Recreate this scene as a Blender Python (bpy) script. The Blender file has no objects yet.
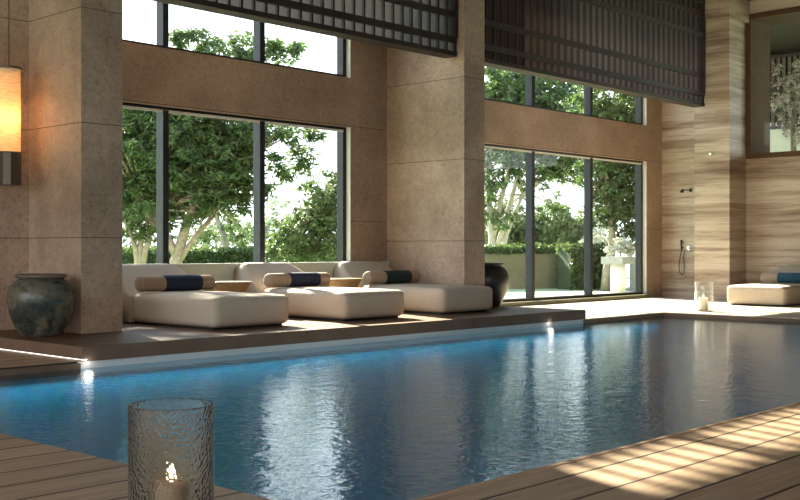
import bpy, bmesh, math, random
from mathutils import Vector, Matrix
random.seed(7)
S = bpy.context.scene
C = S.collection
PI = math.pi
R = math.radians

# ------------------------------------------------------------------ materials
def nodes(name):
    m = bpy.data.materials.new(name); m.use_nodes = True
    nt = m.node_tree
    for n in list(nt.nodes): nt.nodes.remove(n)
    out = nt.nodes.new('ShaderNodeOutputMaterial')
    return m, nt, out

def N(nt, t, **kw):
    n = nt.nodes.new(t)
    for k, v in kw.items():
        if k in n.inputs: n.inputs[k].default_value = v
        else: setattr(n, k, v)
    return n

def L(nt, a, b): nt.links.new(a, b)

def c3(c): return (c[0], c[1], c[2], 1)

def ramp(nt, fac, stops):
    r = N(nt, 'ShaderNodeValToRGB')
    el = r.color_ramp.elements
    while len(el) < len(stops): el.new(0.5)
    for e, (p, c) in zip(el, stops):
        e.position = p; e.color = c3(c)
    L(nt, fac, r.inputs['Fac'])
    return r.outputs['Color']

def coords(nt, scale=(1, 1, 1), kind='Object'):
    tc = N(nt, 'ShaderNodeTexCoord'); mp = N(nt, 'ShaderNodeMapping')
    mp.inputs['Scale'].default_value = scale
    L(nt, tc.outputs[kind], mp.inputs['Vector'])
    return mp.outputs['Vector']

def noise(nt, vec, scale, detail=4, rough=0.55, dist=0.0):
    n = N(nt, 'ShaderNodeTexNoise')
    n.inputs['Scale'].default_value = scale; n.inputs['Detail'].default_value = detail
    n.inputs['Roughness'].default_value = rough; n.inputs['Distortion'].default_value = dist
    L(nt, vec, n.inputs['Vector'])
    return n.outputs['Fac']

def bsdf(nt, out, rough=0.5, color=None, metallic=0.0, spec=0.5):
    b = N(nt, 'ShaderNodeBsdfPrincipled')
    b.inputs['Roughness'].default_value = rough
    b.inputs['Metallic'].default_value = metallic
    b.inputs['Specular IOR Level'].default_value = spec
    if color is not None: b.inputs['Base Color'].default_value = c3(color)
    L(nt, b.outputs['BSDF'], out.inputs['Surface'])
    return b

def bump(nt, b, h, strength, dist):
    bp = N(nt, 'ShaderNodeBump'); bp.inputs['Strength'].default_value = strength
    bp.inputs['Distance'].default_value = dist
    L(nt, h, bp.inputs['Height']); L(nt, bp.outputs['Normal'], b.inputs['Normal'])

def math_node(nt, op, a, b=None, v=None):
    m = N(nt, 'ShaderNodeMath'); m.operation = op
    L(nt, a, m.inputs[0])
    if b is not None: L(nt, b, m.inputs[1])
    if v is not None: m.inputs[1].default_value = v
    return m.outputs[0]

def mix(nt, fac, a, b, mode='MIX'):
    m = N(nt, 'ShaderNodeMix'); m.data_type = 'RGBA'; m.blend_type = mode
    if isinstance(fac, (int, float)): m.inputs[0].default_value = fac
    else: L(nt, fac, m.inputs[0])
    for s, i in ((a, 6), (b, 7)):
        if isinstance(s, tuple): m.inputs[i].default_value = c3(s)
        else: L(nt, s, m.inputs[i])
    return m.outputs[2]

def plain(name, col, rough=0.5, metallic=0.0, var=0.12, scale=8, bmp=0.0):
    m, nt, out = nodes(name)
    b = bsdf(nt, out, rough, col, metallic)
    v = coords(nt); f = noise(nt, v, scale)
    d = tuple(max(0, x * (1 - var)) for x in col); l = tuple(min(1, x * (1 + var)) for x in col)
    L(nt, ramp(nt, f, [(0.3, d), (0.7, l)]), b.inputs['Base Color'])
    if bmp: bump(nt, b, noise(nt, v, scale * 12), bmp, 0.01)
    return m

def stone(name, c_dark, c_light, joints=(1.36, 1.28), rough=0.55):
    m, nt, out = nodes(name)
    b = bsdf(nt, out, rough)
    v = coords(nt)
    big = noise(nt, v, 0.9, 4); mid = noise(nt, v, 9.0, 8, 0.75, 0.6); fine = noise(nt, v, 26.0, 6, 0.75)
    col = ramp(nt, mid, [(0.3, c_dark), (0.7, c_light)])
    col = mix(nt, 0.5, col, ramp(nt, big, [(0.35, tuple(x * .82 for x in c_dark)), (0.65, tuple(min(1, x * 1.12) for x in c_light))]))
    pit = ramp(nt, fine, [(0.36, (0.45, 0.40, 0.35)), (0.46, (0.95, 0.95, 0.95)), (0.62, (1, 1, 1)), (0.72, (1.2, 1.18, 1.15))])
    col = mix(nt, 0.75, col, pit, 'MULTIPLY')
    # fine horizontal joints between the slabs
    sep = N(nt, 'ShaderNodeSeparateXYZ'); tc = N(nt, 'ShaderNodeTexCoord'); L(nt, tc.outputs['Object'], sep.inputs[0])
    z = math_node(nt, 'SUBTRACT', sep.outputs['Z'], v=joints[1])
    z = math_node(nt, 'ADD', z, v=20 * joints[0])
    md = math_node(nt, 'MODULO', z, v=joints[0])
    ln = math_node(nt, 'LESS_THAN', md, v=0.012)
    col = mix(nt, ln, col, tuple(x * .45 for x in c_dark))
    L(nt, col, b.inputs['Base Color'])
    h = math_node(nt, 'ADD', mid, math_node(nt, 'MULTIPLY', fine, v=0.6))
    bump(nt, b, h, 0.35, 0.02)
    return m

def veined(name):
    m, nt, out = nodes(name)
    b = bsdf(nt, out, 0.45)
    v = coords(nt, (0.13, 0.13, 1.7))
    a = noise(nt, v, 1.9, 8, 0.66, 0.5)
    v2 = coords(nt, (0.35, 0.35, 8.0)); c = noise(nt, v2, 1.6, 6, 0.65, 0.3)
    col = ramp(nt, a, [(0.28, (0.18, 0.108, 0.065)), (0.41, (0.36, 0.255, 0.17)), (0.53, (0.54, 0.43, 0.32)), (0.70, (0.65, 0.555, 0.44))])
    col2 = ramp(nt, c, [(0.34, (0.55, 0.45, 0.36)), (0.5, (1, 1, 1)), (0.7, (0.86, 0.80, 0.72))])
    col = mix(nt, 0.8, col, col2, 'MULTIPLY')
    L(nt, col, b.inputs['Base Color'])
    return m

def planks(name, dark, light, rough, width=0.31, off=0.0, groove=0.020, axis='Y', gloss=0.4):
    m, nt, out = nodes(name)
    b = bsdf(nt, out, rough, spec=gloss)
    tc = N(nt, 'ShaderNodeTexCoord'); sep = N(nt, 'ShaderNodeSeparateXYZ'); L(nt, tc.outputs['Object'], sep.inputs[0])
    y = math_node(nt, 'ADD', sep.outputs[axis], v=40 * width - off)
    idx = math_node(nt, 'FLOOR', math_node(nt, 'DIVIDE', y, v=width))
    md = math_node(nt, 'MODULO', y, v=width)
    ln = math_node(nt, 'LESS_THAN', md, v=groove)
    sc = (0.5, 7, 7) if axis == 'Y' else (7, 0.5, 7)
    v = coords(nt, sc)
    cx = N(nt, 'ShaderNodeCombineXYZ'); L(nt, math_node(nt, 'MULTIPLY', idx, v=7.3), cx.inputs[0 if axis == 'Y' else 1])
    add = N(nt, 'ShaderNodeVectorMath'); add.operation = 'ADD'; L(nt, v, add.inputs[0]); L(nt, cx.outputs[0], add.inputs[1])
    g = noise(nt, add.outputs[0], 2.6, 7, 0.65, 0.8)
    wn = N(nt, 'ShaderNodeTexWhiteNoise'); wn.noise_dimensions = '1D'; L(nt, idx, wn.inputs['W'])
    col = ramp(nt, g, [(0.28, dark), (0.72, light)])
    tone = ramp(nt, wn.outputs['Value'], [(0, (0.84, 0.83, 0.82)), (1, (1.0, 1.0, 1.0))])
    col = mix(nt, 1.0, col, tone, 'MULTIPLY')
    col = mix(nt, ln, col, tuple(x * .10 for x in dark))
    L(nt, col, b.inputs['Base Color'])
    h = math_node(nt, 'SUBTRACT', math_node(nt, 'MULTIPLY', g, v=0.12), ln)
    bump(nt, b, h, 0.5, 0.006)
    return m

def emit(name, col, strength):
    m, nt, out = nodes(name)
    e = N(nt, 'ShaderNodeEmission'); e.inputs['Color'].default_value = c3(col); e.inputs['Strength'].default_value = strength
    L(nt, e.outputs[0], out.inputs['Surface'])
    return m

def two_sided_ior(nt, fr, ior):
    g = N(nt, 'ShaderNodeNewGeometry')
    m = N(nt, 'ShaderNodeMapRange'); L(nt, g.outputs['Backfacing'], m.inputs['Value'])
    m.inputs['To Min'].default_value = ior; m.inputs['To Max'].default_value = 1 / ior
    L(nt, m.outputs['Result'], fr.inputs['IOR'])

def thin_glass(name, tint, ior=1.45, rough=0.0, bmp=None, mul=1.0):
    m, nt, out = nodes(name)
    tr = N(nt, 'ShaderNodeBsdfTransparent'); tr.inputs['Color'].default_value = c3(tint)
    gl = N(nt, 'ShaderNodeBsdfGlossy'); gl.inputs['Roughness'].default_value = rough
    fr = N(nt, 'ShaderNodeFresnel'); two_sided_ior(nt, fr, ior)
    if bmp:
        v = coords(nt); h = N(nt, 'ShaderNodeTexVoronoi'); h.inputs['Scale'].default_value = bmp[0]; L(nt, v, h.inputs['Vector'])
        bp = N(nt, 'ShaderNodeBump'); bp.inputs['Strength'].default_value = bmp[1]; bp.inputs['Distance'].default_value = 0.01
        L(nt, h.outputs['Distance'], bp.inputs['Height']); L(nt, bp.outputs[0], gl.inputs['Normal']); L(nt, bp.outputs[0], fr.inputs['Normal'])
    ms = N(nt, 'ShaderNodeMixShader')
    L(nt, math_node(nt, 'MULTIPLY', fr.outputs[0], v=mul), ms.inputs[0])
    L(nt, tr.outputs[0], ms.inputs[1]); L(nt, gl.outputs[0], ms.inputs[2])
    L(nt, ms.outputs[0], out.inputs['Surface'])
    return m

def solid_glass(name, sc, st, milk):
    m, nt, out = nodes(name)
    g = N(nt, 'ShaderNodeBsdfGlass'); g.inputs['IOR'].default_value = 1.22; g.inputs['Roughness'].default_value = .01
    g.inputs['Color'].default_value = (.96, .98, .97, 1)
    if sc:
        v = coords(nt, (1, 1, .75)); h = N(nt, 'ShaderNodeTexVoronoi'); h.feature = 'SMOOTH_F1'; h.inputs['Scale'].default_value = sc; L(nt, v, h.inputs['Vector'])
        bp = N(nt, 'ShaderNodeBump'); bp.inputs['Strength'].default_value = st; bp.inputs['Distance'].default_value = .006
        L(nt, h.outputs['Distance'], bp.inputs['Height']); L(nt, bp.outputs[0], g.inputs['Normal'])
    df = N(nt, 'ShaderNodeBsdfTranslucent'); df.inputs['Color'].default_value = (.9, .92, .9, 1)
    mx = N(nt, 'ShaderNodeMixShader'); mx.inputs[0].default_value = milk
    L(nt, g.outputs[0], mx.inputs[1]); L(nt, df.outputs[0], mx.inputs[2]); L(nt, mx.outputs[0], out.inputs['Surface'])
    return m

def leaf_mat(name, dark, light, trans=0.35):
    m, nt, out = nodes(name)
    g = N(nt, 'ShaderNodeNewGeometry')
    wn = g.outputs['Random Per Island']
    col = ramp(nt, wn, [(0.0, dark), (0.6, tuple((a + b) / 2 for a, b in zip(dark, light))), (1.0, light)])
    d = N(nt, 'ShaderNodeBsdfPrincipled'); d.inputs['Roughness'].default_value = 0.42
    t = N(nt, 'ShaderNodeBsdfTranslucent')
    L(nt, col, d.inputs['Base Color']); L(nt, mix(nt, 0.5, col, (0.16, 0.24, 0.05)), t.inputs['Color'])
    ms = N(nt, 'ShaderNodeMixShader'); ms.inputs[0].default_value = trans
    L(nt, d.outputs[0], ms.inputs[1]); L(nt, t.outputs[0], ms.inputs[2]); L(nt, ms.outputs[0], out.inputs['Surface'])
    return m

M = {}
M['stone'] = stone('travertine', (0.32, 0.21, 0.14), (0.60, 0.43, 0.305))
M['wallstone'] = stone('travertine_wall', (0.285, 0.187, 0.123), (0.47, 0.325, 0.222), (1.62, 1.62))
M['veined'] = veined('wood_veined_marble')
M['deck'] = planks('teak_deck', (0.38, 0.25, 0.155), (0.66, 0.46, 0.30), 0.55, 0.31, 0.0, gloss=.3)
M['platform'] = planks('dark_walnut_boards', (0.13, 0.070, 0.038), (0.24, 0.14, 0.08), 0.55, 0.31, 0.05, 0.006, gloss=.2)
M['fascia'] = plain('brown_fascia', (0.20, 0.118, 0.072), 0.7, 0, 0.12, 4)
M['floorstone'] = stone('pale_floor_stone', (0.48, 0.40, 0.30), (0.66, 0.57, 0.45), (50, 1), 0.4)
M['bronze'] = plain('dark_bronze_aluminium', (0.030, 0.028, 0.028), 0.35, 0.6, 0.1)
M['greyframe'] = plain('grey_anodised_frame', (0.020, 0.020, 0.025), 0.5, 0.2, 0.1)
M['screen'] = plain('dark_stained_wood', (0.032, 0.018, 0.012), 0.6, 0, 0.25, 10)
M['slat'] = plain('taupe_lacquered_slats', (0.115, 0.082, 0.068), 0.6, 0, 0.1, 6)
M['glass'] = thin_glass('window_glass', (0.92, 0.95, 0.93), 1.4, 0.0, None, 0.5)
M['fabric'] = plain('cream_upholstery', (0.56, 0.46, 0.355), 0.85, 0, 0.05, 20, 0.15)
M['tan'] = plain('tan_bolster_cloth', (0.40, 0.29, 0.20), 0.85, 0, 0.08, 24, 0.15)
M['navy'] = plain('navy_cloth', (0.014, 0.022, 0.055), 0.8, 0, 0.15, 24, 0.15)
M['forest'] = plain('dark_green_cloth', (0.014, 0.034, 0.030), 0.8, 0, 0.15, 24, 0.15)
M['teal'] = plain('teal_blue_cloth', (0.02, 0.085, 0.12), 0.8, 0, 0.15, 24, 0.15)
M['tablewood'] = planks('oak_table', (0.30, 0.19, 0.085), (0.46, 0.31, 0.15), 0.4, 5.0, 0.0, 0.0)
M['feet'] = plain('black_plinth', (0.02, 0.018, 0.016), 0.6)
M['chrome'] = plain('brushed_chrome', (0.55, 0.54, 0.52), 0.22, 1.0, 0.05)
M['blackmetal'] = plain('black_metal', (0.02, 0.018, 0.016), 0.35, 0.7)
M['white'] = plain('white_render', (0.80, 0.79, 0.76), 0.7, 0, 0.03)
M['sill'] = plain('pale_sill_plaster', (0.66, 0.72, 0.62), 0.35, 0, 0.03)
M['gardenwall'] = plain('grey_green_garden_wall', (0.17, 0.165, 0.10), 0.8, 0, 0.12, 3)
M['daylight_and_track'] = plain('pale_daylight_and_track', (0.72, 0.68, 0.60), 0.6, 0, .04)  # paints daylight on the stone reveals; also colours the window tracks
M['lawn'] = plain('short_lawn', (0.30, 0.38, 0.22), 0.9, 0, 0.15, 3, 0.4)
M['paving'] = plain('white_paving', (0.8, 0.79, 0.74), 0.7, 0, 0.05)
M['bark'] = plain('grey_bark', (0.27, 0.235, 0.18), 0.85, 0, 0.3, 12, 0.5)
M['palebark'] = plain('pale_bark', (0.42, 0.38, 0.32), 0.85, 0, 0.2, 9, 0.4)
M['leaf_dark'] = leaf_mat('olive_leaf', (0.018, 0.045, 0.014), (0.12, 0.19, 0.065))
M['leaf_mid'] = leaf_mat('mid_leaf', (0.03, 0.065, 0.020), (0.15, 0.21, 0.075))
M['leaf_light'] = leaf_mat('light_leaf', (0.06, 0.09, 0.032), (0.17, 0.20, 0.09))
M['leaf_pale'] = leaf_mat('pale_grey_leaf', (0.16, 0.20, 0.13), (0.36, 0.39, 0.29))
M['blossom'] = leaf_mat('white_blossom', (0.45, 0.46, 0.40), (0.85, 0.84, 0.80))
M['pink'] = leaf_mat('pale_pink_blossom', (0.40, 0.33, 0.30), (0.75, 0.66, 0.62))
M['ceiling'] = planks('dark_ceiling_boards', (0.035, 0.022, 0.014), (0.075, 0.048, 0.03), 0.5, 0.2, 0.0)
M['lampglow'] = None
M['led'] = emit('led_strip', (1.0, 0.93, 0.84), 3.5)
M['lampbronze'] = plain('lamp_bronze', (0.10, 0.065, 0.045), 0.4, 0.4)
M['wax'] = plain('candle_wax', (0.72, 0.60, 0.44), 0.5, 0, 0.06)
M['brownwax'] = plain('brown_candle_wax', (0.36, 0.22, 0.13), 0.5, 0, 0.1)
M['flame'] = emit('flame', (1.0, 0.86, 0.55), 5.0)
M['hotglass'] = solid_glass('textured_glass', 95, .75, .015)
M['farglass'] = thin_glass('clear_glass', (.97, .975, .97), 1.6, .02, None, 1.6)

# water: body colour seen through, mirror by fresnel, small ripples
def water():
    m, nt, out = nodes('pool_water')
    v = coords(nt, (1, 1, 1))
    n1 = noise(nt, v, 24.0, 3, 0.55, 0.3); n2 = noise(nt, v, 6.0, 2, 0.5, 0.2)
    h = math_node(nt, 'ADD', math_node(nt, 'MULTIPLY', n1, v=0.45), n2)
    bp = N(nt, 'ShaderNodeBump'); bp.inputs['Strength'].default_value = 0.26; bp.inputs['Distance'].default_value = 0.02
    L(nt, h, bp.inputs['Height'])
    tr = N(nt, 'ShaderNodeBsdfTransparent'); tr.inputs['Color'].default_value = c3((0.21, 0.55, 0.68))
    gl = N(nt, 'ShaderNodeBsdfGlossy'); gl.inputs['Roughness'].default_value = 0.008
    gl.inputs['Color'].default_value = (0.93, 0.96, 1.0, 1)
    fr = N(nt, 'ShaderNodeFresnel'); two_sided_ior(nt, fr, 1.33)
    L(nt, bp.outputs[0], gl.inputs['Normal']); L(nt, bp.outputs[0], fr.inputs['Normal'])
    ms = N(nt, 'ShaderNodeMixShader')
    L(nt, fr.outputs[0], ms.inputs[0]); L(nt, tr.outputs[0], ms.inputs[1]); L(nt, gl.outputs[0], ms.inputs[2])
    L(nt, ms.outputs[0], out.inputs['Surface'])
    return m
M['water'] = water()

def pooltile():
    m, nt, out = nodes('blue_mosaic')
    b = bsdf(nt, out, 0.4)
    v = coords(nt)
    br = N(nt, 'ShaderNodeTexVoronoi'); br.inputs['Scale'].default_value = 14; L(nt, v, br.inputs['Vector'])
    col = mix(nt, 0.12, (0.08, 0.38, 0.48), br.outputs['Color'])
    L(nt, col, b.inputs['Base Color'])
    return m
M['pooltile'] = pooltile()

def glowmat():
    m, nt, out = nodes('woven_lamp_shade')
    v = coords(nt, (6, 6, 60)); n = noise(nt, v, 2.0, 4)
    col = ramp(nt, n, [(0.3, (0.50, 0.34, 0.17)), (0.7, (0.80, 0.60, 0.34))])
    e = N(nt, 'ShaderNodeEmission'); L(nt, col, e.inputs['Color']); e.inputs['Strength'].default_value = 0.16
    d = N(nt, 'ShaderNodeBsdfTranslucent'); L(nt, col, d.inputs['Color'])
    tr = N(nt, 'ShaderNodeBsdfTransparent'); mx = N(nt, 'ShaderNodeMixShader'); mx.inputs[0].default_value = .12
    df = N(nt, 'ShaderNodeBsdfDiffuse'); L(nt, col, df.inputs['Color'])
    a = N(nt, 'ShaderNodeAddShader'); L(nt, e.outputs[0], a.inputs[0]); L(nt, df.outputs[0], a.inputs[1])
    L(nt, a.outputs[0], mx.inputs[1]); L(nt, tr.outputs[0], mx.inputs[2])
    L(nt, mx.outputs[0], out.inputs['Surface'])
    return m
M['lampglow'] = glowmat()

def glaze():
    m, nt, out = nodes('mottled_green_glaze')
    b = bsdf(nt, out, 0.28)
    v = coords(nt); a = noise(nt, v, 3.2, 6, 0.6, 0.8); c = noise(nt, v, 14, 5)
    col = ramp(nt, a, [(0.36, (0.022, 0.028, 0.024)), (0.47, (0.055, 0.065, 0.050)), (0.54, (0.17, 0.145, 0.10)), (0.64, (0.12, 0.13, 0.105))])
    col = mix(nt, 0.5, col, ramp(nt, c, [(0.3, (0.5, 0.5, 0.45)), (0.7, (1.2, 1.15, 1.05))]), 'MULTIPLY')
    L(nt, col, b.inputs['Base Color'])
    L(nt, ramp(nt, c, [(0.3, (0.22, 0.22, 0.22)), (0.7, (0.42, 0.42, 0.42))]), b.inputs['Roughness'])
    bump(nt, b, c, 0.2, 0.02)
    return m
M['glaze'] = glaze()
M['darkglaze'] = plain('dark_brown_glaze', (0.035, 0.030, 0.026), 0.35, 0, 0.25, 6)
M['rim'] = plain('worn_brown_rim', (0.16, 0.12, 0.085), 0.5, 0, 0.25, 10)

# ------------------------------------------------------------------ builders
def link(name, bm, mat, parent=None, smooth=False):
    me = bpy.data.meshes.new(name); bm.to_mesh(me); bm.free()
    me.materials.append(mat)
    if smooth:
        for p in me.polygons: p.use_smooth = True
    o = bpy.data.objects.new(name, me); C.objects.link(o)
    if parent: o.parent = parent
    return o

def tag(o, label=None, cat=None, group=None, kind=None):
    if label: o['label'] = label
    if cat: o['category'] = cat
    if group: o['group'] = group
    if kind: o['kind'] = kind
    return o

def struct(name, bm, mat, parent=None, label=None):
    o = link(name, bm, mat, parent)
    if parent is None: o['kind'] = 'structure'
    if label: o['label'] = label
    return o

def thing(name, label, cat, loc=(0, 0, 0), rz=0, group=None, kind=None):
    o = bpy.data.objects.new(name, None); C.objects.link(o)
    o.location = loc; o.rotation_euler = (0, 0, rz); o.empty_display_size = .1
    return tag(o, label, cat, group, kind)

def box(bm, x0, x1, y0, y1, z0, z1, bev=0.0):
    b2 = bmesh.new()
    vs = [b2.verts.new((x, y, z)) for x in (x0, x1) for y in (y0, y1) for z in (z0, z1)]
    for f in ((0, 1, 3, 2), (4, 6, 7, 5), (0, 4, 5, 1), (2, 3, 7, 6), (0, 2, 6, 4), (1, 5, 7, 3)):
        b2.faces.new([vs[i] for i in f])
    bmesh.ops.recalc_face_normals(b2, faces=b2.faces)
    if bev: bmesh.ops.bevel(b2, geom=list(b2.edges), offset=bev, segments=2, profile=.7, affect='EDGES')
    me = bpy.data.meshes.new('tmp'); b2.to_mesh(me); b2.free(); bm.from_mesh(me); bpy.data.meshes.remove(me)
    return bm

def bx(*a, bev=0.0): return box(bmesh.new(), *a, bev=bev)

def lathe(profile, seg=40, cx=0, cy=0):
    bm = bmesh.new(); rings = []
    for r, z in profile:
        if r < 1e-5: rings.append([bm.verts.new((cx, cy, z))])
        else: rings.append([bm.verts.new((cx + r * math.cos(2 * PI * i / seg), cy + r * math.sin(2 * PI * i / seg), z)) for i in range(seg)])
    for a, b in zip(rings, rings[1:]):
        for i in range(seg):
            j = (i + 1) % seg
            if len(a) == 1 and len(b) > 1: bm.faces.new((a[0], b[j], b[i]))
            elif len(b) == 1 and len(a) > 1: bm.faces.new((a[i], a[j], b[0]))
            elif len(a) > 1: bm.faces.new((a[i], a[j], b[j], b[i]))
    bmesh.ops.recalc_face_normals(bm, faces=bm.faces)
    return bm

def tube(bm, pts, radii, seg=8):
    pts = [Vector(p) for p in pts]; rings = []
    for i, p in enumerate(pts):
        d = (pts[min(i + 1, len(pts) - 1)] - pts[max(i - 1, 0)]).normalized()
        a = d.cross(Vector((0.31, 0.2, 0.93))); a = a.normalized() if a.length > .05 else d.cross(Vector((1, 0, 0))).normalized()
        b = d.cross(a); r = radii[i] if isinstance(radii, (list, tuple)) else radii
        rings.append([bm.verts.new(p + a * r * math.cos(2 * PI * k / seg) + b * r * math.sin(2 * PI * k / seg)) for k in range(seg)])
    for a, b in zip(rings, rings[1:]):
        for k in range(seg): bm.faces.new((a[k], a[(k + 1) % seg], b[(k + 1) % seg], b[k]))
    bm.faces.new(list(reversed(rings[0]))); bm.faces.new(rings[-1])
    return bm

def soft_box(w, l, h, r, n=14, bulge=0.0, side=0.0):
    """rounded upholstery block, centred in x,y, base at z=0"""
    bm = bmesh.new(); bmesh.ops.create_cube(bm, size=2.0)
    bmesh.ops.subdivide_edges(bm, edges=bm.edges[:], cuts=n, use_grid_fill=True)
    hw, hl, hh = w / 2, l / 2, h / 2
    for v in bm.verts:
        q = v.co.copy()
        # push samples toward the edges so the rounding is resolved
        q = Vector([math.copysign(abs(c) ** 0.6, c) if abs(c) > 1e-6 else 0 for c in q])
        p = Vector((q.x * hw, q.y * hl, q.z * hh))
        inner = Vector((max(-hw + r, min(hw - r, p.x)), max(-hl + r, min(hl - r, p.y)), max(-hh + r, min(hh - r, p.z))))
        d = p - inner
        if d.length > 1e-6: p = inner + d.normalized() * r
        u, t, s = p.x / hw, p.y / hl, p.z / hh
        if s > 0: p.z += bulge * max(0, 1 - u ** 4) * max(0, 1 - t ** 4) * s
        p.x += side * u * max(0, 1 - s * s) * max(0, 1 - t ** 4); p.y += side * t * max(0, 1 - s * s) * max(0, 1 - u ** 4)
        p.z += hh
        v.co = p
    return bm

# ------------------------------------------------------------------ camera
H = 1.15
cam_d = bpy.data.cameras.new('camera'); cam = bpy.data.objects.new('camera', cam_d); C.objects.link(cam)
cam_d.sensor_width = 36; cam_d.sensor_fit = 'HORIZONTAL'; cam_d.lens = 36 * 1080 / 800
ang = math.atan2(1010, 1080)
cam.location = (0, 0, H)
F = Vector((math.cos(ang), math.sin(ang), 0)); RT = Vector((math.sin(ang), -math.cos(ang), 0))
cam.rotation_euler = (R(90), 0, math.atan2(F.y, F.x) - PI / 2)
cam_d.shift_y = -1 / 800
cam_d.clip_end = 400
S.camera = cam

def at(px, py, D):
    u = (px - 400) / 1080; v = (249 - py) / 1080
    p = F * D + RT * (u * D); return Vector((p.x, p.y, H + v * D))

# ------------------------------------------------------------------ levels
PX0, PX1, PY0, PY1 = 3.22, 17.65, 3.34, 9.93      # pool
ZP = 0.148                                         # raised terrace
YW = 13.21                                         # window wall, inner face
YO = 13.51
XE = 23.4                                          # marble end wall
ZC = 6.8
XL, YF = -6.0, -4.0

# floor: decks around the pool
b = bmesh.new()
box(b, XL, XE, YF, PY0, -0.12, 0)
struct('floor', b, M['deck'], label='wide teak boards of the near pool deck')
b = bmesh.new(); box(b, XL, PX0, PY0, YW, -0.12, 0); box(b, PX0, 5.88, PY1, YW, -0.12, 0)
struct('floor', b, M['deck'], label='wide teak boards at the left end of the pool')
b = bmesh.new(); box(b, 14.97, XE, PY1, YW, -0.12, 0); box(b, PX1, XE, PY0, PY1, -0.12, 0)
box(b, 5.88, 14.97, PY1 + .05, YW, -0.12, -0.02)
struct('floor', b, M['floorstone'], label='pale stone floor at the far end of the pool')
b = bmesh.new(); box(b, PX0, PX1, PY0 - .035, PY0, -0.10, 0.004); 
struct('trim_1', b, M['deck'], label='thin teak nosing along the near pool edge')

# pool basin
b = bmesh.new(); t = .25; zb = -2.7
box(b, PX0 - t, PX1 + t, PY0 - t, PY1 + t, zb - t, zb)
box(b, PX0 - t, PX0, PY0 - t, PY1 + t, zb, -0.13); box(b, PX1, PX1 + t, PY0 - t, PY1 + t, zb, -0.13)
box(b, PX0, PX1, PY0 - t, PY0, zb, -0.13); box(b, PX0, PX1, PY1, PY1 + t, zb, -0.13)
struct('pool_basin', b, M['pooltile'])
b = bmesh.new(); box(b, 5.80, 15.02, PY1 - .006, PY1 + .05, -0.13, -0.004)
struct('trim_2', b, M['white'], label='pale pool edge below the raised terrace')
wb = bmesh.new()
vs = [wb.verts.new(p) for p in ((PX0, PY0, -.075), (PX1, PY0, -.075), (PX1, PY1, -.075), (PX0, PY1, -.075))]; wb.faces.new(vs)
b = bmesh.new()
box(b, PX0, 5.83, PY1 - .012, PY1, -.13, -.016); box(b, 15.02, PX1, PY1 - .012, PY1, -.13, -.016)
box(b, PX1 - .012, PX1, PY0, PY1 - .012, -.13, -.016); box(b, PX0, PX0 + .012, PY0, PY1 - .012, -.13, -.016)
struct('trim_9', b, M['fascia'], label='dark brown edge board under the pool rim')
wt = link('pool_water', wb, M['water'])
tag(wt, 'rippled blue pool water reflecting the tall windows', 'water', kind='stuff')

# raised terrace
b = bx(5.83, 15.06, 9.9, YW, 0.022, ZP); box(b, 5.90, 15.06, 9.9, 9.915, -.002, .022)
me_top = struct('raised_terrace', b, M['fascia'])
struct('trim_3', bx(5.834, 15.056, 9.904, YW, ZP, ZP + .003), M['platform'], label='dark walnut boards on top of the raised terrace')
struct('trim_4', bx(5.95, 14.94, 9.99, YW, 0.0, 0.022), M['fascia'], label='recessed plinth under the raised terrace')
led = link('light_strip', bx(5.91, 5.95, 9.99, YW - .6, 0.002, 0.021), M['led'])
tag(led, 'glowing white light strip under the left edge of the raised terrace', 'light strip')
M['ledfront'] = emit('led_front', (1.0, 0.90, 0.80), 0.9)
led = link('light_strip', bx(5.97, 14.6, 9.965, 9.985, 0.003, 0.021), M['ledfront'])
tag(led, 'soft light strip under the long pool-side edge of the raised terrace', 'light strip')
for x, lab in ((5.86, 'bright recessed spotlight at the left corner of the terrace over the pool'), (14.0, 'bright recessed spotlight near the right end of the terrace over the pool')):
    t = thing('recessed_spotlight', lab, 'spotlight', (x + .04, 9.935, .019), group='spotlights under the terrace edge')
    link('lens', lathe([(0, -.006), (.014, -.006), (.014, 0), (0, 0)], 16), M['led'], t)
    d = bpy.data.lights.new('spot_glow', 'POINT'); d.energy = .22; d.color = (1, .95, .88); d.shadow_soft_size = .05
    o = bpy.data.objects.new('spot_glow', d); C.objects.link(o); o.location = (x + .04, 9.88, -.004)
for y, q in ((PY1 - .10, 1),):
    d = bpy.data.lights.new('pool_fill', 'AREA'); d.shape = 'RECTANGLE'; d.size = 14.0; d.size_y = .06; d.energy = 34; d.color = (.45, .85, 1.0)  # added fill without a fixture, brightens the basin under the water
    o = bpy.data.objects.new('pool_fill', d); C.objects.link(o); o.location = ((PX0 + PX1) / 2, y, -.16); o.rotation_euler = (R(-8 * q), 0, 0)

# ------------------------------------------------------------------ walls
struct('pillar', bx(6.73, 7.29, 11.44, YO, ZP, ZC), M['stone'], label='stone pillar beside the large green vase')
struct('pillar', bx(13.79, 14.33, 11.44, YO, ZP, ZC), M['stone'], label='stone pillar between the two window bays')
struct('pillar', bx(22.58, XE, 11.07, 11.92, 0, ZC), M['veined'], label='brown veined marble pillar right of the shower')
struct('trim_5', bx(22.38, XE, 10.98, 12.05, 6.30, ZC), M['veined'], label='marble head block on the end pillar')
struct('wall_left', bx(XL, 6.73, 12.68, YO, 0, ZC), M['stone'])
b = bmesh.new()
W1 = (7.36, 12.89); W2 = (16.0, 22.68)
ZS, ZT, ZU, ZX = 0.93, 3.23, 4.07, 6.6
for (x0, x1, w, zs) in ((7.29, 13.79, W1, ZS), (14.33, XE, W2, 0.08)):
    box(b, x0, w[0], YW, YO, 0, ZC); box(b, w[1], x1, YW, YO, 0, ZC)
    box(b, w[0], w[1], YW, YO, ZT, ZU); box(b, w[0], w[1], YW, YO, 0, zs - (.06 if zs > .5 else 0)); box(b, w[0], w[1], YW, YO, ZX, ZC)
struct('wall_back', b, M['wallstone'])
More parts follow.
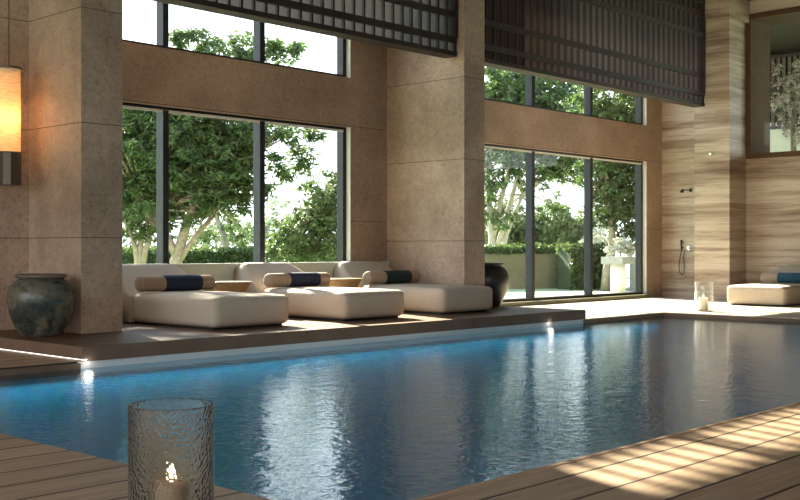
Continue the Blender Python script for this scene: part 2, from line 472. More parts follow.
struct('trim_6', bx(7.29, 13.79, YW - .05, YW + .09, ZP, ZS), M['sill'], label='pale low sill wall under the left window bay')
struct('trim_7', bx(W2[0], W2[1], YW - .12, YO, 0, 0.08), plain('olive_threshold', (0.17, 0.155, 0.075), 0.4), label='threshold under the right window bay')
# end wall with one high window
b = bmesh.new(); wy0, wy1, wz0, wz1 = 6.2, 11.07, 3.2, 6.5
box(b, XE, XE + 1.1, YF, wy0, -.1, ZC); box(b, XE, XE + 1.1, wy1, YO, -.1, ZC)
box(b, XE, XE + 1.1, wy0, wy1, -.1, wz0); box(b, XE, XE + 1.1, wy0, wy1, wz1, ZC)
struct('wall_right', b, M['veined'])
b = bmesh.new(); box(b, 1.0, XE, YF - .3, YF, -.1, ZC); box(b, XL, 1.0, YF - .3, YF, 4.0, ZC); box(b, XL, 1.0, YF - .3, YF, -.1, .3)  # gap at the left end, behind the camera, added to light the near deck
struct('wall_front', b, M['stone'])
b = bmesh.new()
for y in (YF, 4.0, YO - .6): box(b, XL - .3, XL, y, y + .6, -.1, ZC)
box(b, XL - .3, XL, YF, YO, 6.3, ZC)
struct('wall_end', b, M['stone'])
struct('ceiling', bx(XL - .3, XE + 1.1, YF - .3, YO, ZC, ZC + .3), M['ceiling'])

# ------------------------------------------------------------------ windows
def window(name, x0, x1, z0, z1, mull, y=YW + .1, fr=.085, dep=.15, label=None, mat=M['bronze'], mm=M['greyframe']):
    w = thing(name, label, None, (0, 0, 0), kind='structure')
    b = bmesh.new()
    box(b, x0, x0 + fr, y, y + dep, z0, z1); box(b, x1 - fr, x1, y, y + dep, z0, z1)
    box(b, x0 + fr, x1 - fr, y, y + dep, z0, z0 + fr * .6); box(b, x0 + fr, x1 - fr, y, y + dep, z1 - fr * .6, z1)
    link('window_frame', b, mat, w)
    for mx in mull:
        b = bx(mx - .05, mx + .05, y - .02, y + dep, z0 + fr * .6, z1 - fr * .6, bev=.006)
        m_ = link('mullion', b, mm, w)
    o = link('daylight_strip', bx(x1 - .004, x1 + .012, YW + .004, y, z0, z1), M['daylight_and_track'], w); o['label'] = 'pale painted daylight on the right reveal'  # pale strip painted in for daylight falling on the stone reveal
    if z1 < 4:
        o = link('top_track', bx(x0 + fr, x1 - fr, y - .012, y - .001, z1 - .085, z1 - .045), M['daylight_and_track'], w); o['label'] = 'pale track under the window head'
    xs = [x0 + fr] + list(mull) + [x1 - fr]
    for a, c in zip(xs, xs[1:]):
        a2 = a + (.05 if a in mull else 0); c2 = c - (.05 if c in mull else 0)
        link('glass_pane', bx(a2, c2, y + .07, y + .08, z0 + fr * .6, z1 - fr * .6), M['glass'], w)
    return w
window('window_1', W1[0], W1[1], ZS - .06, ZT, (9.20, 11.02), label='large lower window of the left bay with three panes')
window('window_2', W1[0], W1[1], ZU, ZX, (9.20, 11.02), label='high window of the left bay above the stone band')
window('window_3', W2[0], W2[1], 0.08, ZT, (18.27, 20.45), label='floor-length garden window of the right bay')
window('window_4', W2[0], W2[1], ZU, ZX, (18.27, 20.45), label='high window of the right bay under the dark screen')
# high window in the end wall
w5 = thing('window_5', 'brown framed high window in the marble end wall', None, kind='structure')
M['brownframe'] = plain('brown_window_frame', (0.10, 0.05, 0.025), 0.9, 0.1, 0.15)
b = bmesh.new(); q = .12
box(b, XE - .02, XE + 1.0, wy1 - q, wy1, wz0, wz1); box(b, XE - .02, XE + 1.0, wy0, wy0 + q, wz0, wz1)
box(b, XE - .02, XE + 1.0, wy0 + q, wy1 - q, wz0, wz0 + q); box(b, XE - .02, XE + 1.0, wy0 + q, wy1 - q, wz1 - q, wz1)
link('window_frame', b, M['brownframe'], w5)
link('glass_pane', bx(XE + .06, XE + .07, wy0 + q, wy1 - q, wz0 + q, wz1 - q), M['glass'], w5)

# ------------------------------------------------------------------ hanging slatted screens
def screen(x0, x1, label, y=11.6, z0=4.35, z1=6.75):
    t = thing('slatted_screen', label, 'screen', ((x0 + x1) / 2, y, z0), group=None)
    hw = (x1 - x0) / 2; hh = z1 - z0
    zr = [0.0, 0.22, 0.64, 1.55, 2.02, hh - .09]
    for z in zr:
        link('rail', bx(-hw, hw, -.03, .03, z, z + (.075 if z == 0 else .10)), M['screen'], t)
    link('bottom_board', bx(-hw, hw, .03, .24, -.0, .035), M['screen'], t)
    n = int(2 * hw / .215); b = bmesh.new(); b2 = bmesh.new()
    for i in range(n + 1):
        x = -hw + .015 + i * (2 * hw - .03) / n
        box(b, x - .012, x + .012, .035, .235, .036, hh)
        box(b2, x - .019, x + .019, -.012, .034, .076, hh)
    link('slat_panel', b, M['slat'], t)
    link('bar_grid', b2, M['screen'], t)
    link('end_post', bx(hw - .06, hw, .0 - .05, .24, .30, hh), M['screen'], t)
    return t
screen(7.31, 13.76, 'dark slatted screen hanging in front of the left high window')
screen(14.35, 22.40, 'darker slatted screen hanging in front of the right high window')

# ------------------------------------------------------------------ wall lamp
lx, ly = 6.30, 12.36
t = thing('hanging_lantern', 'tall glowing woven lantern hanging by the left stone wall', 'lamp', (lx, ly, 1.92))
link('shade', lathe([(0, .40), (.135, .40), (.135, 1.40), (0, 1.40)], 32), M['lampglow'], t, True)
b = lathe([(0, 0), (.145, 0), (.145, .385), (.15, .39), (.15, .40), (0, .40)], 10)
link('lamp_base', b, M['lampbronze'], t)
link('top_cap', lathe([(0, 1.40), (.15, 1.40), (.15, 1.425), (.02, 1.45), (0, 1.45)], 32), M['lampbronze'], t)
link('suspension_rod', tube(bmesh.new(), [(0, 0, 1.44), (0, 0, ZC - 1.92)], .008, 8), M['lampbronze'], t)
pl = bpy.data.lights.new('lantern_light', 'POINT'); pl.energy = 17; pl.color = (1, .62, .28); pl.shadow_soft_size = .05
po = bpy.data.objects.new('lantern_light', pl); C.objects.link(po); po.location = (lx, ly, 2.75)
po.parent = None

# ------------------------------------------------------------------ vases
def vase(name, label, loc, mat, rmat, sc=1.0):
    t = thing(name, label, 'vase', loc)
    prof = [(0, 0), (.22, 0), (.245, .015), (.30, .10), (.365, .24), (.405, .40), (.405, .50), (.375, .60), (.32, .655), (.275, .675),
            (.265, .69), (.25, .69), (.25, .66), (.30, .62), (.36, .52), (.36, .38), (.25, .10), (0, .06)]
    b = lathe([(r * sc * .97, z * sc) for r, z in prof], 56); link('vase_body', b, mat, t, True)
    b = lathe([(r * sc, z * sc) for r, z in [(.262, .690), (.292, .697), (.304, .712), (.304, .730), (.290, .742), (.262, .742), (.250, .735), (.250, .690)]], 56)
    link('rim', b, rmat, t, True)
    return t
vase('glazed_vase', 'large mottled green glazed vase beside the left stone pillar', (6.27, 11.53, ZP + .003), M['glaze'], M['rim'], .96)
vase('glazed_vase', 'dark glazed vase standing behind the middle stone pillar', (14.62+.2, 11.80, ZP + .003), M['darkglaze'], M['darkglaze'], 1.02)

# ------------------------------------------------------------------ daybeds
def backrest_bm(w):
    bm = bmesh.new()
    prof = [(0.0, 0.02), (0.0, 0.36), (0.58, 0.785), (0.66, 0.79), (0.71, 0.73), (0.68, 0.55), (0.34, 0.02)]
    prof = [(y, z) for y, z in prof]
    nx = 18; rows = []
    # denser profile
    dens = []
    for i in range(len(prof)):
        a = prof[i]; c = prof[(i + 1) % len(prof)]
        k = max(1, int(math.dist(a, c) / .05))
        for j in range(k): dens.append((a[0] + (c[0] - a[0]) * j / k, a[1] + (c[1] - a[1]) * j / k))
    for ix in range(nx + 1):
        s = -1 + 2 * ix / nx; s = math.copysign(abs(s) ** .6, s)
        row = []
        for (y, z) in dens:
            hw = w / 2
            if z > .42:
                tt = (z - .42) / .36; hw *= (1 - .15 * tt)
            if z > .66: hw -= .09 * ((z - .66) / .115) ** 2
            e = abs(s); inset = 0
            cy, cz = .34, .36
            if e > .93: inset = .035 * ((e - .93) / .07) ** 2
            row.append(bm.verts.new((s * hw, y + (cy - y) * inset * 1.2, z + (cz - z) * inset * (1 if z > .05 else 0))))
        rows.append(row)
    m = len(dens)
    for a, c in zip(rows, rows[1:]):
        for k in range(m): bm.faces.new((a[k], a[(k + 1) % m], c[(k + 1) % m], c[k]))
    bm.faces.new(rows[0][::-1]); bm.faces.new(rows[-1])
    bmesh.ops.recalc_face_normals(bm, faces=bm.faces)
    return bm

def make_daybed():
    # local frame: foot end at y=0, head towards +y, centred on x
    t = thing('daybed', 'x', 'daybed')
    b = soft_box(1.24, 1.80, .375, .075, 14, .022, .014)
    for v in b.verts: v.co.y += .90; v.co.z += .028
    link('seat_cushion', b, M['fabric'], t, True)
    link('backrest', backrest_at(b_w=1.26), M['fabric'], t, True)
    link('plinth', bx(-.56, .56, .10, 2.0, 0, .04), M['feet'], t)
    return t
def backrest_at(b_w):
    b = backrest_bm(b_w)
    for v in b.verts: v.co.y += 1.80
    return b
day = make_daybed()
def copy_tree(o):
    c = o.copy(); C.objects.link(c)
    for ch in list(o.children):
        d = ch.copy(); C.objects.link(d); d.parent = c
        for g in list(ch.children):
            e = g.copy(); C.objects.link(e); e.parent = d
    return c
def make_bolster(band):
    t = thing('bolster_cushion', 'x', 'cushion')
    r = .105; hl = .60
    def cyl(rr, a, c, bev):
        prof = [(0, a), (rr - bev, a), (rr - bev * .3, a + bev * .3), (rr, a + bev), (rr, c - bev), (rr - bev * .3, c - bev * .3), (rr - bev, c), (0, c)]
        b = lathe(prof, 28)
        for v in b.verts: v.co = Vector((v.co.z, v.co.y, v.co.x + .105))
        bmesh.ops.recalc_face_normals(b, faces=b.faces)
        return b
    link('pillow', cyl(r, -hl, hl, .03), M['tan'], t, True)
    b = cyl(r + .006, -.22, .38, .006)
    link('band', b, band, t, True)
    return t
beds = [((8.69, 10.66, ZP + .003), 0, 'cream daybed nearest the left stone pillar', 'navy', 'tan bolster with a navy band on the daybed by the left pillar'),
        ((10.905, 10.66, ZP + .003), 0, 'cream daybed in the middle of the row on the terrace', 'navy', 'tan bolster with a navy band on the middle daybed of the row'),
        ((12.98, 10.66, ZP + .003), 0, 'cream daybed at the far end of the row by the middle pillar', 'forest', 'tan bolster with a dark green band on the daybed by the middle pillar'),
        ((20.82, 9.67, 0.0), -PI / 2, 'cream daybed on the pale stone floor by the marble end wall', 'teal', 'bolster with a teal blue band on the daybed by the marble wall')]
bol = make_bolster(M['navy'])
bolsters = {'navy': bol}
for i, (loc, rz, lab, band, blab) in enumerate(beds):
    o = day if i == 0 else copy_tree(day)
    o.location = loc; o.rotation_euler.z = rz; o['label'] = lab; o['group'] = 'cream daybeds'
    if band in bolsters and i == 0: p = bol
    elif band == 'navy': p = copy_tree(bol)
    else: p = make_bolster(M[band])
    off = Vector((0, 1.66, .428)); off.rotate(Matrix.Rotation(rz, 3, 'Z'))
    p.location = Vector(loc) + off; p.rotation_euler.z = rz; p['label'] = blab; p['group'] = 'bolsters on the daybeds'

# side tables
def side_table(loc, label):
    t = thing('side_table', label, 'table', loc, group='side tables between the daybeds')
    top = lathe([(0, .512), (.286, .512), (.30, .517), (.30, .53), (.292, .535), (0, .535)], 48)
    link('table_top', top, M['tablewood'], t)
    link('table_bowl', lathe([(0, .36), (.19, .36), (.29, .511), (0, .511)], 48), M['tablewood'], t, False)
    link('pedestal', lathe([(0, 0), (.18, 0), (.18, .02), (.07, .05), (.07, .32), (.12, .36), (0, .36)], 32), M['feet'], t)
    return t
side_table((9.62, 12.30, ZP + .003), 'round wooden side table between the left and middle daybeds')
side_table((11.85, 12.30, ZP + .003), 'round wooden side table between the middle and far daybeds')

# ------------------------------------------------------------------ candles in glass cylinders
def hurricane(loc, label, glass, r=.168, h=.535):
    w = .006
    b = lathe([(0, 0), (r, 0), (r, h - .004), (r - .002, h), (r - w + .002, h), (r - w, h - .004), (r - w, .012), (0, .012)], 72)
    o = link('glass_cylinder', b, glass, None, True)
    o.location = loc
    return tag(o, label, 'candle holder', 'glass candle cylinders')
def candle(loc, label, r, h, wax):
    t = thing('pillar_candle', label, 'candle', loc, group='pillar candles in glass cylinders')
    pr = [(0, 0), (r * .97, 0), (r, .006), (r, h - .01)]
    b = lathe(pr + [(r * .96, h + .002), (r * .84, h + .004), (r * .74, h - .010), (r * .3, h - .014), (0, h - .014)], 48)
    link('wax_body', b, wax, t, True)
    link('wick', tube(bmesh.new(), [(0, 0, h - .014), (.001, 0, h + .004), (.004, 0, h + .012)], .0018, 6), M['blackmetal'], t)
    link('flame', lathe([(0, h + .004), (.008, h + .010), (.0115, h + .024), (.009, h + .042), (.004, h + .060), (0, h + .075)], 16), M['flame'], t, True)
    return t
hurricane((2.51, 3.59, 0.0), 'large textured glass cylinder on the near left deck', M['hotglass'])
candle((2.51, 3.59, .0125), 'brown pillar candle burning in the near textured glass cylinder', .066, .205, M['brownwax'])
hurricane((18.45, 9.55, 0.0), 'clear glass cylinder on the pale stone floor before the marble pillar', M['farglass'])
candle((18.43, 9.55, .0125), 'cream pillar candle burning in the far glass cylinder', .085, .24, M['wax'])

# ------------------------------------------------------------------ shower fittings
t = thing('shower_arm', 'small dark shower arm high on the marble wall', 'shower', (XE, 12.45, 2.50))
link('arm', tube(bmesh.new(), [(0, 0, 0.04), (-.12, -.0, .04), (-.42, .0, .04)], .014, 8), M['blackmetal'], t)
link('shower_head', lathe([(0, -.03), (.045, -.03), (.045, .012), (.02, .03), (0, .03)], 24, -.42, 0), M['blackmetal'], t)
link('wall_plate', bx(-.012, 0, -.035, .035, .0, .08), M['blackmetal'], t)
t = thing('hand_shower', 'dark hand shower with looped hose and mixer on the marble wall', 'shower', (XE, 12.66, .5))
link('handset', tube(bmesh.new(), [(-.06, 0, .86), (-.07, 0, .72), (-.06, 0, .62)], [.030, .016, .012], 10), M['blackmetal'], t)
hose = [(-.06, 0, .62)]
for i in range(13):
    a = i / 12; hose.append((-.06, .02 + .06 * math.sin(a * PI) * 1 - .10 * a * 0 + .0, .62 - .58 * math.sin(min(1, a * 1.4) * PI / 2) if a < .6 else .04 + .0))
hose = [(-.06, 0, .62), (-.07, .03, .45), (-.07, .06, .25), (-.06, .05, .10), (-.05, -.01, .03), (-.05, -.06, .08), (-.05, -.07, .25), (-.05, -.05, .45), (-.03, -.06, .60)]
link('hose', tube(bmesh.new(), hose, .009, 8), M['blackmetal'], t)
link('slide_holder', bx(-.06, 0, -.02, .02, .66, .70), M['blackmetal'], t)
v = tube(bmesh.new(), [(0, -.18, .67), (-.05, -.18, .67)], .05, 16); tube(v, [(-.05, -.18, .67), (-.10, -.18, .67)], .022, 12)
link('mixer_valve', v, M['chrome'], t)
v = tube(bmesh.new(), [(0, -.34, .67), (-.04, -.34, .67)], .035, 12)
link('outlet_knob', v, M['blackmetal'], t)
s_ = link('wall_spout', tube(bmesh.new(), [(22.58, 11.5, 3.3), (22.51, 11.5, 3.29)], .03, 12), M['chrome'])
tag(s_, 'tiny round metal fitting high on the marble pillar', 'fitting')

# ------------------------------------------------------------------ garden
gz = -0.06
b = bmesh.new(); box(b, -60, 120, YO, 120, gz - .1, gz); box(b, -60, XL - .3, -40, YO, gz - .1, gz); box(b, XE + 1.1, 120, -40, YO, gz - .1, gz)
g_ = link('lawn', b, M['lawn']); tag(g_, 'short pale green lawn outside the garden windows', 'lawn', kind='structure')
struct('garden_path', bx(7.0, 34, 15.9, 16.3, gz, gz + .02), M['paving'], label='thin white paved strip across the lawn')

def wall_line(p, q, th, z0, z1):
    d = (q - p); n = Vector((-d.y, d.x, 0)).normalized() * th / 2
    bm = bmesh.new(); vs = []
    for z in (z0, z1):
        for pt in (p - n, q - n, q + n, p + n): vs.append(bm.verts.new((pt.x, pt.y, z)))
    for f in ((3, 2, 1, 0), (4, 5, 6, 7), (0, 1, 5, 4), (1, 2, 6, 5), (2, 3, 7, 6), (3, 0, 4, 7)): bm.faces.new([vs[i] for i in f])
    return bm
def gp(px, D): v = at(px, 249, D); return Vector((v.x, v.y, 0))
w0, w1 = gp(395, 31.5), gp(612, 34.0)
struct('garden_wall', wall_line(w0, w1, .25, gz, 1.0), M['gardenwall'])

def leaves(samples, size, seed, aspect=.42, droop=.25):
    """samples: iterator of points; one bent leaf blade each"""
    rnd = random.Random(seed); vs = []; fs = []
    for p in samples:
        L_ = size * rnd.uniform(.65, 1.35)
        az = rnd.uniform(0, 2 * PI); el = rnd.uniform(-.9, .7) - droop
        d = Vector((math.cos(az) * math.cos(el), math.sin(az) * math.cos(el), math.sin(el)))
        s = d.cross(Vector((rnd.uniform(-1, 1), rnd.uniform(-1, 1), rnd.uniform(-.2, 1)))).normalized() * L_ * aspect * .5
        n = d.cross(s).normalized() * L_ * .08
        k = len(vs); m_ = p + d * L_ * .5
        vs += [p, m_ + s + n, p + d * L_, m_ - s + n]
        fs += [(k, k + 1, k + 2, k + 3)]
    me = bpy.data.meshes.new('foliage'); me.from_pydata([tuple(v) for v in vs], [], fs); me.update()
    return me

def blob_points(blobs, n, seed, shell=.55):
    """clustered sprays of leaves inside ellipsoidal blobs (centre, rx, ry, rz)"""
    rnd = random.Random(seed); tot = sum(r[1] * r[2] * r[3] for r in blobs); pts = []
    for c, rx, ry, rz in blobs:
        k = int(n * rx * ry * rz / tot); ncl = max(7, k // 26)
        for i in range(ncl):
            while True:
                q = Vector((rnd.uniform(-1, 1), rnd.uniform(-1, 1), rnd.uniform(-1, 1)))
                if shell < q.length * rnd.uniform(.8, 1.3) and q.length < 1: break
            cc = c + Vector((q.x * rx, q.y * ry, q.z * rz))
            dr = Vector((rnd.gauss(0, 1), rnd.gauss(0, 1), rnd.gauss(.2, .7))).normalized()
            ln = rnd.uniform(.2, .55) * min(1.0, (rx + ry) * .5)
            for j in range(26):
                tt = rnd.random()
                pts.append(cc + dr * ln * tt + Vector((rnd.gauss(0, 1), rnd.gauss(0, 1), rnd.gauss(0, 1))) * .055 * (1.2 - tt) * max(1, ln * 2.5))
    return pts

def tree(name, label, cat, trunks, blobs, n, leaf, lm, bm_, seed, shell=.3, group='garden trees', aspect=.42, twigs=True):
    base = trunks[0][0][0] if trunks else blobs[0][0]
    base = Vector(base); base.z = gz
    t = thing(name, label, cat, base, group=group)
    b = bmesh.new(); rnd = random.Random(seed + 99)
    for pts, rad in trunks:
        tube(b, [Vector(p) - base for p in pts], rad, 9)
    if trunks and twigs:
        tip = Vector(trunks[0][0][-1])
        for c, rx, ry, rz in blobs:
            for i in range(5):
                st = Vector(trunks[rnd.randrange(len(trunks))][0][-1])
                if rx < .45: continue
                e = c + Vector((rnd.uniform(-.5, .5) * rx, rnd.uniform(-.5, .5) * ry, rnd.uniform(-.5, .6) * rz))
                m_ = (st + e) / 2 + Vector((rnd.uniform(-.2, .2), rnd.uniform(-.2, .2), rnd.uniform(0, .3)))
                tube(b, [st - base, m_ - base, e - base], [.05, .032, .010], 6)
    if trunks: link('trunk', b, bm_, t, True)
    else: b.free()
    me = leaves((p - base for p in blob_points(blobs, n, seed, shell)), leaf, seed, aspect)
    me.materials.append(lm)
    o = bpy.data.objects.new('foliage', me); C.objects.link(o); o.parent = t
    return t

def blob(px, py, D, r, rz=None, ry=None): return (at(px, py, D), r, ry or r, rz or r)

# left bay: big olive tree, its boughs reach right across the opening
D = 27
OL = 27 / 21.5
tree('olive_tree', 'large dark green olive tree filling the left window', 'tree',
     [([at(182, 300, D).xy.to_3d() + Vector((0, 0, gz)), at(176, 262, D), at(186, 225, D), at(200, 190, D)], [.18, .16, .12, .08]),
      ([at(139, 275, D), at(136, 250, D), at(128, 225, D)], [.09, .07, .04]), ([at(140, 275, D), at(146, 248, D), at(153, 225, D)], [.09, .07, .04]), ([at(139, 275, D), at(141, 245, D), at(140, 215, D)], [.08, .06, .04]),
      ([at(180, 262, D), at(166, 235, D), at(150, 215, D)], [.12, .09, .06]),
      ([at(178, 262, D), at(196, 236, D), at(214, 215, D)], [.09, .07, .05])],
     [blob(135, 150, D, 1.38, 1.31), blob(175, 140, D, 1.38, 1.38), blob(215, 135, D, 1.17, 1.24), blob(140, 200, D, 1.11, 0.83),
      blob(190, 195, D, 0.90, 0.69), blob(228, 165, D, 0.76, 0.62), blob(255, 128, D, 0.83, 0.44), blob(285, 132, D, 0.62, 0.28), blob(306, 150, D, 0.35, 0.14),
      blob(130, 225, D, .7, .4), (Vector((11.3, 22.0, 7.0)), 1.2, 1.2, 1.0), blob(178, 38, D, .14, .25), blob(216, 42, D, .25, .3), blob(258, 48, D, .3, .3), blob(276, 44, D, .22, .2), blob(296, 48, D, .2, .12), blob(312, 134, D, .25, .10), blob(300, 165, D, .25, .12), blob(268, 190, D, .25, .15), blob(246, 205, D, .3, .2), blob(155, 232, D, .5, .3), blob(118, 175, D, 1.0, 1.0), blob(245, 150, D, .7, .6), blob(222, 180, D, .8, .6), blob(250, 185, D, .4, .3), blob(285, 172, D, .3, .12), blob(222, 205, D, 0.55, 0.35), blob(275, 160, D, 0.35, 0.17), blob(240, 190, D, 0.41, 0.28),  # the high blob is an unseen bough added to block sun on the terrace
      blob(235, 62, D, 0.76, 0.48), blob(210, 50, D, 0.41, 0.28), blob(248, 45, D, 0.41, 0.41), blob(184, 40, D, 0.17, 0.41), blob(200, 38, D, 0.21, 0.35), blob(285, 55, D, 0.41, 0.22), blob(215, 85, D, 1.11, 0.48), blob(150, 95, D, 1.11, 0.55)],
     50000, .19, M['leaf_dark'], M['bark'], 3, .2, aspect=.27)
D = 32
tree('birch_tree', 'slender tree with a pale leaning trunk behind the left window', 'tree',
     [([at(232, 280, D), at(229, 258, D), at(222, 232, D), at(212, 205, D), at(205, 185, D)], [.12, .11, .09, .06, .03])],
     [blob(208, 195, D, .7, .6), blob(240, 232, D, .6, .35), blob(200, 235, D, .7, .3)],
     3800, .11, M['leaf_mid'], M['palebark'], 5)
D = 27.5
tree('laurel_tree', 'bushy mid green tree at the right side of the left window', 'tree',
     [([at(318, 290, D), at(318, 250, D), at(320, 215, D)], [.10, .07, .04])],
     [blob(322, 200, D, 0.53, 0.88), blob(308, 232, D, 0.75, 0.62), blob(335, 225, D, 0.69, 1.00), blob(290, 250, D, 0.69, 0.35), blob(345, 190, D, 0.38, 0.50)],
     11000, .13, M['leaf_mid'], M['bark'], 8, .1)
D = 44
tree('willow_tree', 'pale grey-green distant tree in the middle of the left window', 'tree',
     [([at(282, 280, D), at(282, 240, D)], [.15, .08])],
     [blob(283, 225, D, 1.1, 1.2), blob(270, 240, D, 1.0, .8), blob(240, 240, D, 1.5, .9), blob(222, 235, D, 1.0, .9)],
     5500, .17, M['leaf_pale'], M['palebark'], 11)
# hedge behind left bay
def hedge(name, label, p, q, th, z0, z1, n, leaf, mat, seed, core=True):
    rnd = random.Random(seed); d = q - p; nn = Vector((-d.y, d.x, 0)).normalized()
    base = Vector((p.x, p.y, gz)); t = thing(name, label, 'hedge', base)
    pts = []
    for i in range(n):
        a = rnd.random(); s = rnd.choice((-1, -1, 0, 0, 1))
        if s == 0: off = rnd.uniform(-th / 2, th / 2); z = z1 + rnd.gauss(0, .05)
        else: off = s * th / 2 + rnd.gauss(0, .04); z = rnd.uniform(z0, z1)
        pts.append(p + d * a + nn * -off * -1 + Vector((0, 0, z)) - base)
    me = leaves(pts, leaf, seed, .6); me.materials.append(mat)
    o = bpy.data.objects.new('foliage', me); C.objects.link(o); o.parent = t
    b = wall_line(p - base, q - base, th * .86, z0 - gz + .0, z1 - gz - .03)
    for v in b.verts: v.co.z = max(v.co.z, 0)
    link('branch_core', b, M['corehedge'], t)
    return t
M['corehedge'] = plain('dark_hedge_core', (0.03, 0.055, 0.02), .9, 0, .3, 10)
hedge('boxwood_hedge', 'long clipped dark hedge seen low through the left window', gp(90, 30), gp(380, 30.6), .8, gz, 1.12, 12000, .11, M['leaf_mid'], 21)
hedge('ivy_top', 'strip of ivy leaves lying over the top of the garden wall', w0, gp(560, 33.4), .22, 1.03, 1.2, 5200, .10, M['leaf_mid'], 22)
hedge('clipped_hedge', 'dark clipped hedge right of the plain garden wall', gp(564, 32.3), gp(603, 32.8), .9, gz, 1.2, 5500, .11, M['leaf_dark'], 23)

# right bay trees
D = 38
tr4 = []
for pts, r in (([(492, 290), (492, 240), (489, 200), (487, 150)], .13), ([(494, 262), (504, 225), (514, 190), (524, 150)], .10), ([(500, 262), (506, 235), (516, 210), (523, 195)], .09), ([(493, 235), (500, 205), (509, 170), (507, 140)], .08)):
    tr4.append(([at(x, y, D) for x, y in pts], [r * 1.3, r, r * .8, r * .5]))
tree('plane_tree', 'tall tree with several pale trunks at the left of the garden window', 'tree', tr4,
     [blob(495, 150, D, 1.5, .9), blob(520, 165, D, 1.1, .8), blob(545, 160, D, 1.1, .6), blob(500, 100, D, 2.0, 1.2), blob(535, 110, D, 2.2, 1.2), blob(575, 125, D, 2.0, 1.1),
      blob(520, 80, D, 2.0, .8), blob(560, 170, D, .9, .5), blob(580, 165, D, .8, .7), blob(480, 190, D, 1.0, .8), blob(560, 206, D, .55, .12), blob(500, 215, D, .8, .5), blob(550, 145, D, 1.3, .6), blob(575, 150, D, 1.2, .7), blob(530, 180, D, .6, .5), blob(515, 130, D, 1.4, .7)],
     30000, .19, M['leaf_mid'], M['palebark'], 31, .2)
D = 31
tree('shade_tree', 'dark leafy tree with a grey leaning trunk at the right of the garden window', 'tree',
     [([at(606, 291, D), at(607, 270, D), at(612, 250, D), at(612, 225, D), at(605, 200, D)], [.16, .14, .12, .09, .06])],
     [blob(605, 175, D, .8, .9), blob(625, 190, D, .9, 1.0), blob(640, 165, D, 1.0, 1.0), blob(600, 215, D, .35, .35), blob(622, 225, D, .5, .4),
      blob(615, 105, D, 1.4, 1.0), blob(635, 130, D, 1.2, .9), blob(595, 130, D, .9, .7), blob(655, 215, D, .8, 1.0), blob(612, 200, D, .7, .7), blob(632, 215, D, .6, .7), blob(598, 160, D, .5, .5), blob(630, 240, D, .4, .4)],
     26000, .14, M['leaf_dark'], M['bark'], 33, .15)
D = 48
tree('lime_tree', 'light green rounded trees behind the garden wall', 'tree',
     [([at(555, 275, D), at(555, 245, D)], [.2, .12])],
     [blob(530, 235, D, 1.3, 1.0), blob(552, 228, D, 1.3, 1.3), blob(573, 236, D, 1.1, .9), blob(590, 230, D, 1.1, 1.2), blob(510, 225, D, 1.3, 1.4), blob(490, 235, D, 1.2, 1.2)],
     14000, .22, M['leaf_light'], M['bark'], 35, .1)
D = 29.5
tree('flowering_shrub', 'white blossoming shrub behind the white garden pedestal', 'shrub',
     [([at(622, 291, 30.0), at(620, 246, 30.0)], [.04, .02])],
     [blob(620, 246, 30.0, .26, .2), blob(612, 250, 30.0, .14, .12), blob(629, 251, 30.0, .12, .12)],
     900, .075, M['blossom'], M['bark'], 37, .1, group=None, twigs=False, aspect=.7)
D = 36
tree('pale_shrub', 'pale grey flowering bush left of the leaning trunk', 'shrub',
     [([at(600, 284, D), at(600, 250, D)], [.06, .03])],
     [blob(600, 238, D, .6, .5), blob(592, 243, D, .4, .3)],
     1500, .11, M['blossom'], M['bark'], 39, .1, group=None, twigs=False, aspect=.6)
# white pedestal
pc = gp(618, 29.3)
t = thing('garden_pedestal', 'white round garden pedestal with a grey slab top', 'pedestal', (pc.x, pc.y, gz))
link('column', lathe([(0, 0), (.20, 0), (.20, .80), (0, .80)], 32), M['white'], t, True)
link('slab_top', bx(-.33, .33, -.33, .33, .80, 1.0, bev=.01), plain('grey_slab', (.30, .31, .29), .6), t)
sb = wall_line(gp(636, 30.5), gp(655, 29.5), .4, gz, .9)
struct('garden_wall', sb, plain('dark_garden_box', (.16, .17, .15), .7), label='dark grey low wall right of the pedestal')

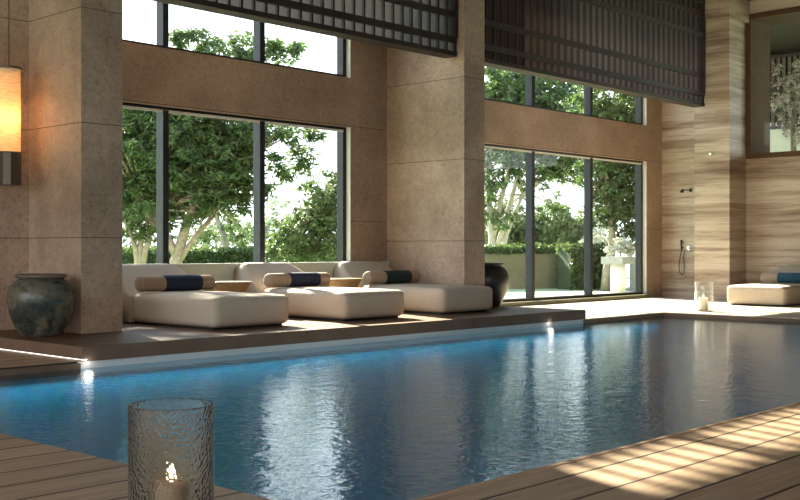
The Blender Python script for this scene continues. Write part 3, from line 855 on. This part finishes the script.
# outside the high end-wall window: neighbouring wing under a dark soffit
struct('wing_soffit', bx(XE + 1.1, 36, 2, 17.5, 7.0, 7.3), M['screen'])
struct('wing_wall', bx(33.5, 34, 9.0, 20, gz, 5.35), M['white'])
struct('wing_wall', bx(31.6, 31.8, 8.0, 18, 5.0, 7.0), M['screen'])
def wing_screen():
    t = thing('slatted_screen', 'dark slatted screen seen through the high end-wall window', 'screen', (31.0, 13.6, 4.7))
    b = bmesh.new()
    for i in range(34): y = -2.9 + i * .17; box(b, -.04, .04, y, y + .10, 0, 2.2)
    link('slat_panel', b, M['slat'], t)
    for z in (0, .5, 1.1, 2.1): link('rail', bx(-.07, -.041, -2.95, 2.95, z, z + .09), M['screen'], t)
    return t
wing_screen()
D = 28
tree('blossom_tree', 'pale pink blossoming branches seen through the high end-wall window', 'tree',
     [([Vector((*(at(795, 249, D).xy), gz)), at(794, 160, D), at(792, 110, D)], [.12, .08, .05])],
     [blob(795, 75, D, .55, .5), blob(790, 105, D, .5, .4), blob(798, 130, D, .4, .5)],
     1900, .085, M['pink'], M['bark'], 41, .1, aspect=.6)

# ------------------------------------------------------------------ sky and sun
w = bpy.data.worlds.new('sky'); S.world = w; w.use_nodes = True
nt = w.node_tree
for n in list(nt.nodes): nt.nodes.remove(n)
out = nt.nodes.new('ShaderNodeOutputWorld'); bg = nt.nodes.new('ShaderNodeBackground')
tc = N(nt, 'ShaderNodeTexCoord'); sep = N(nt, 'ShaderNodeSeparateXYZ'); L(nt, tc.outputs['Generated'], sep.inputs[0])
cl = noise(nt, tc.outputs['Generated'], 2.5, 5)
z = math_node(nt, 'ADD', sep.outputs['Z'], math_node(nt, 'MULTIPLY', math_node(nt, 'SUBTRACT', cl, v=.5), v=.25))
col = ramp(nt, z, [(0.0, (0.95, 0.97, 1.0)), (0.25, (0.84, 0.92, 1.0)), (0.7, (0.55, 0.72, 1.0))])
L(nt, col, bg.inputs['Color']); bg.inputs['Strength'].default_value = 2.4
L(nt, bg.outputs[0], out.inputs['Surface'])

sd = bpy.data.lights.new('sun', 'SUN'); sd.energy = 27.0; sd.angle = R(0.9); sd.color = (1.0, .90, .76)
so = bpy.data.objects.new('sun', sd); C.objects.link(so)
to_sun = Vector((.30, .954, .579)).normalized()
so.rotation_euler = to_sun.to_track_quat('Z', 'Y').to_euler(); so.location = (0, 30, 20)

# ------------------------------------------------------------------ view
S.view_settings.view_transform = 'Standard'; S.view_settings.look = 'None'
S.view_settings.exposure = 0.62; S.view_settings.gamma = 1.0
S.view_settings.use_curve_mapping = False
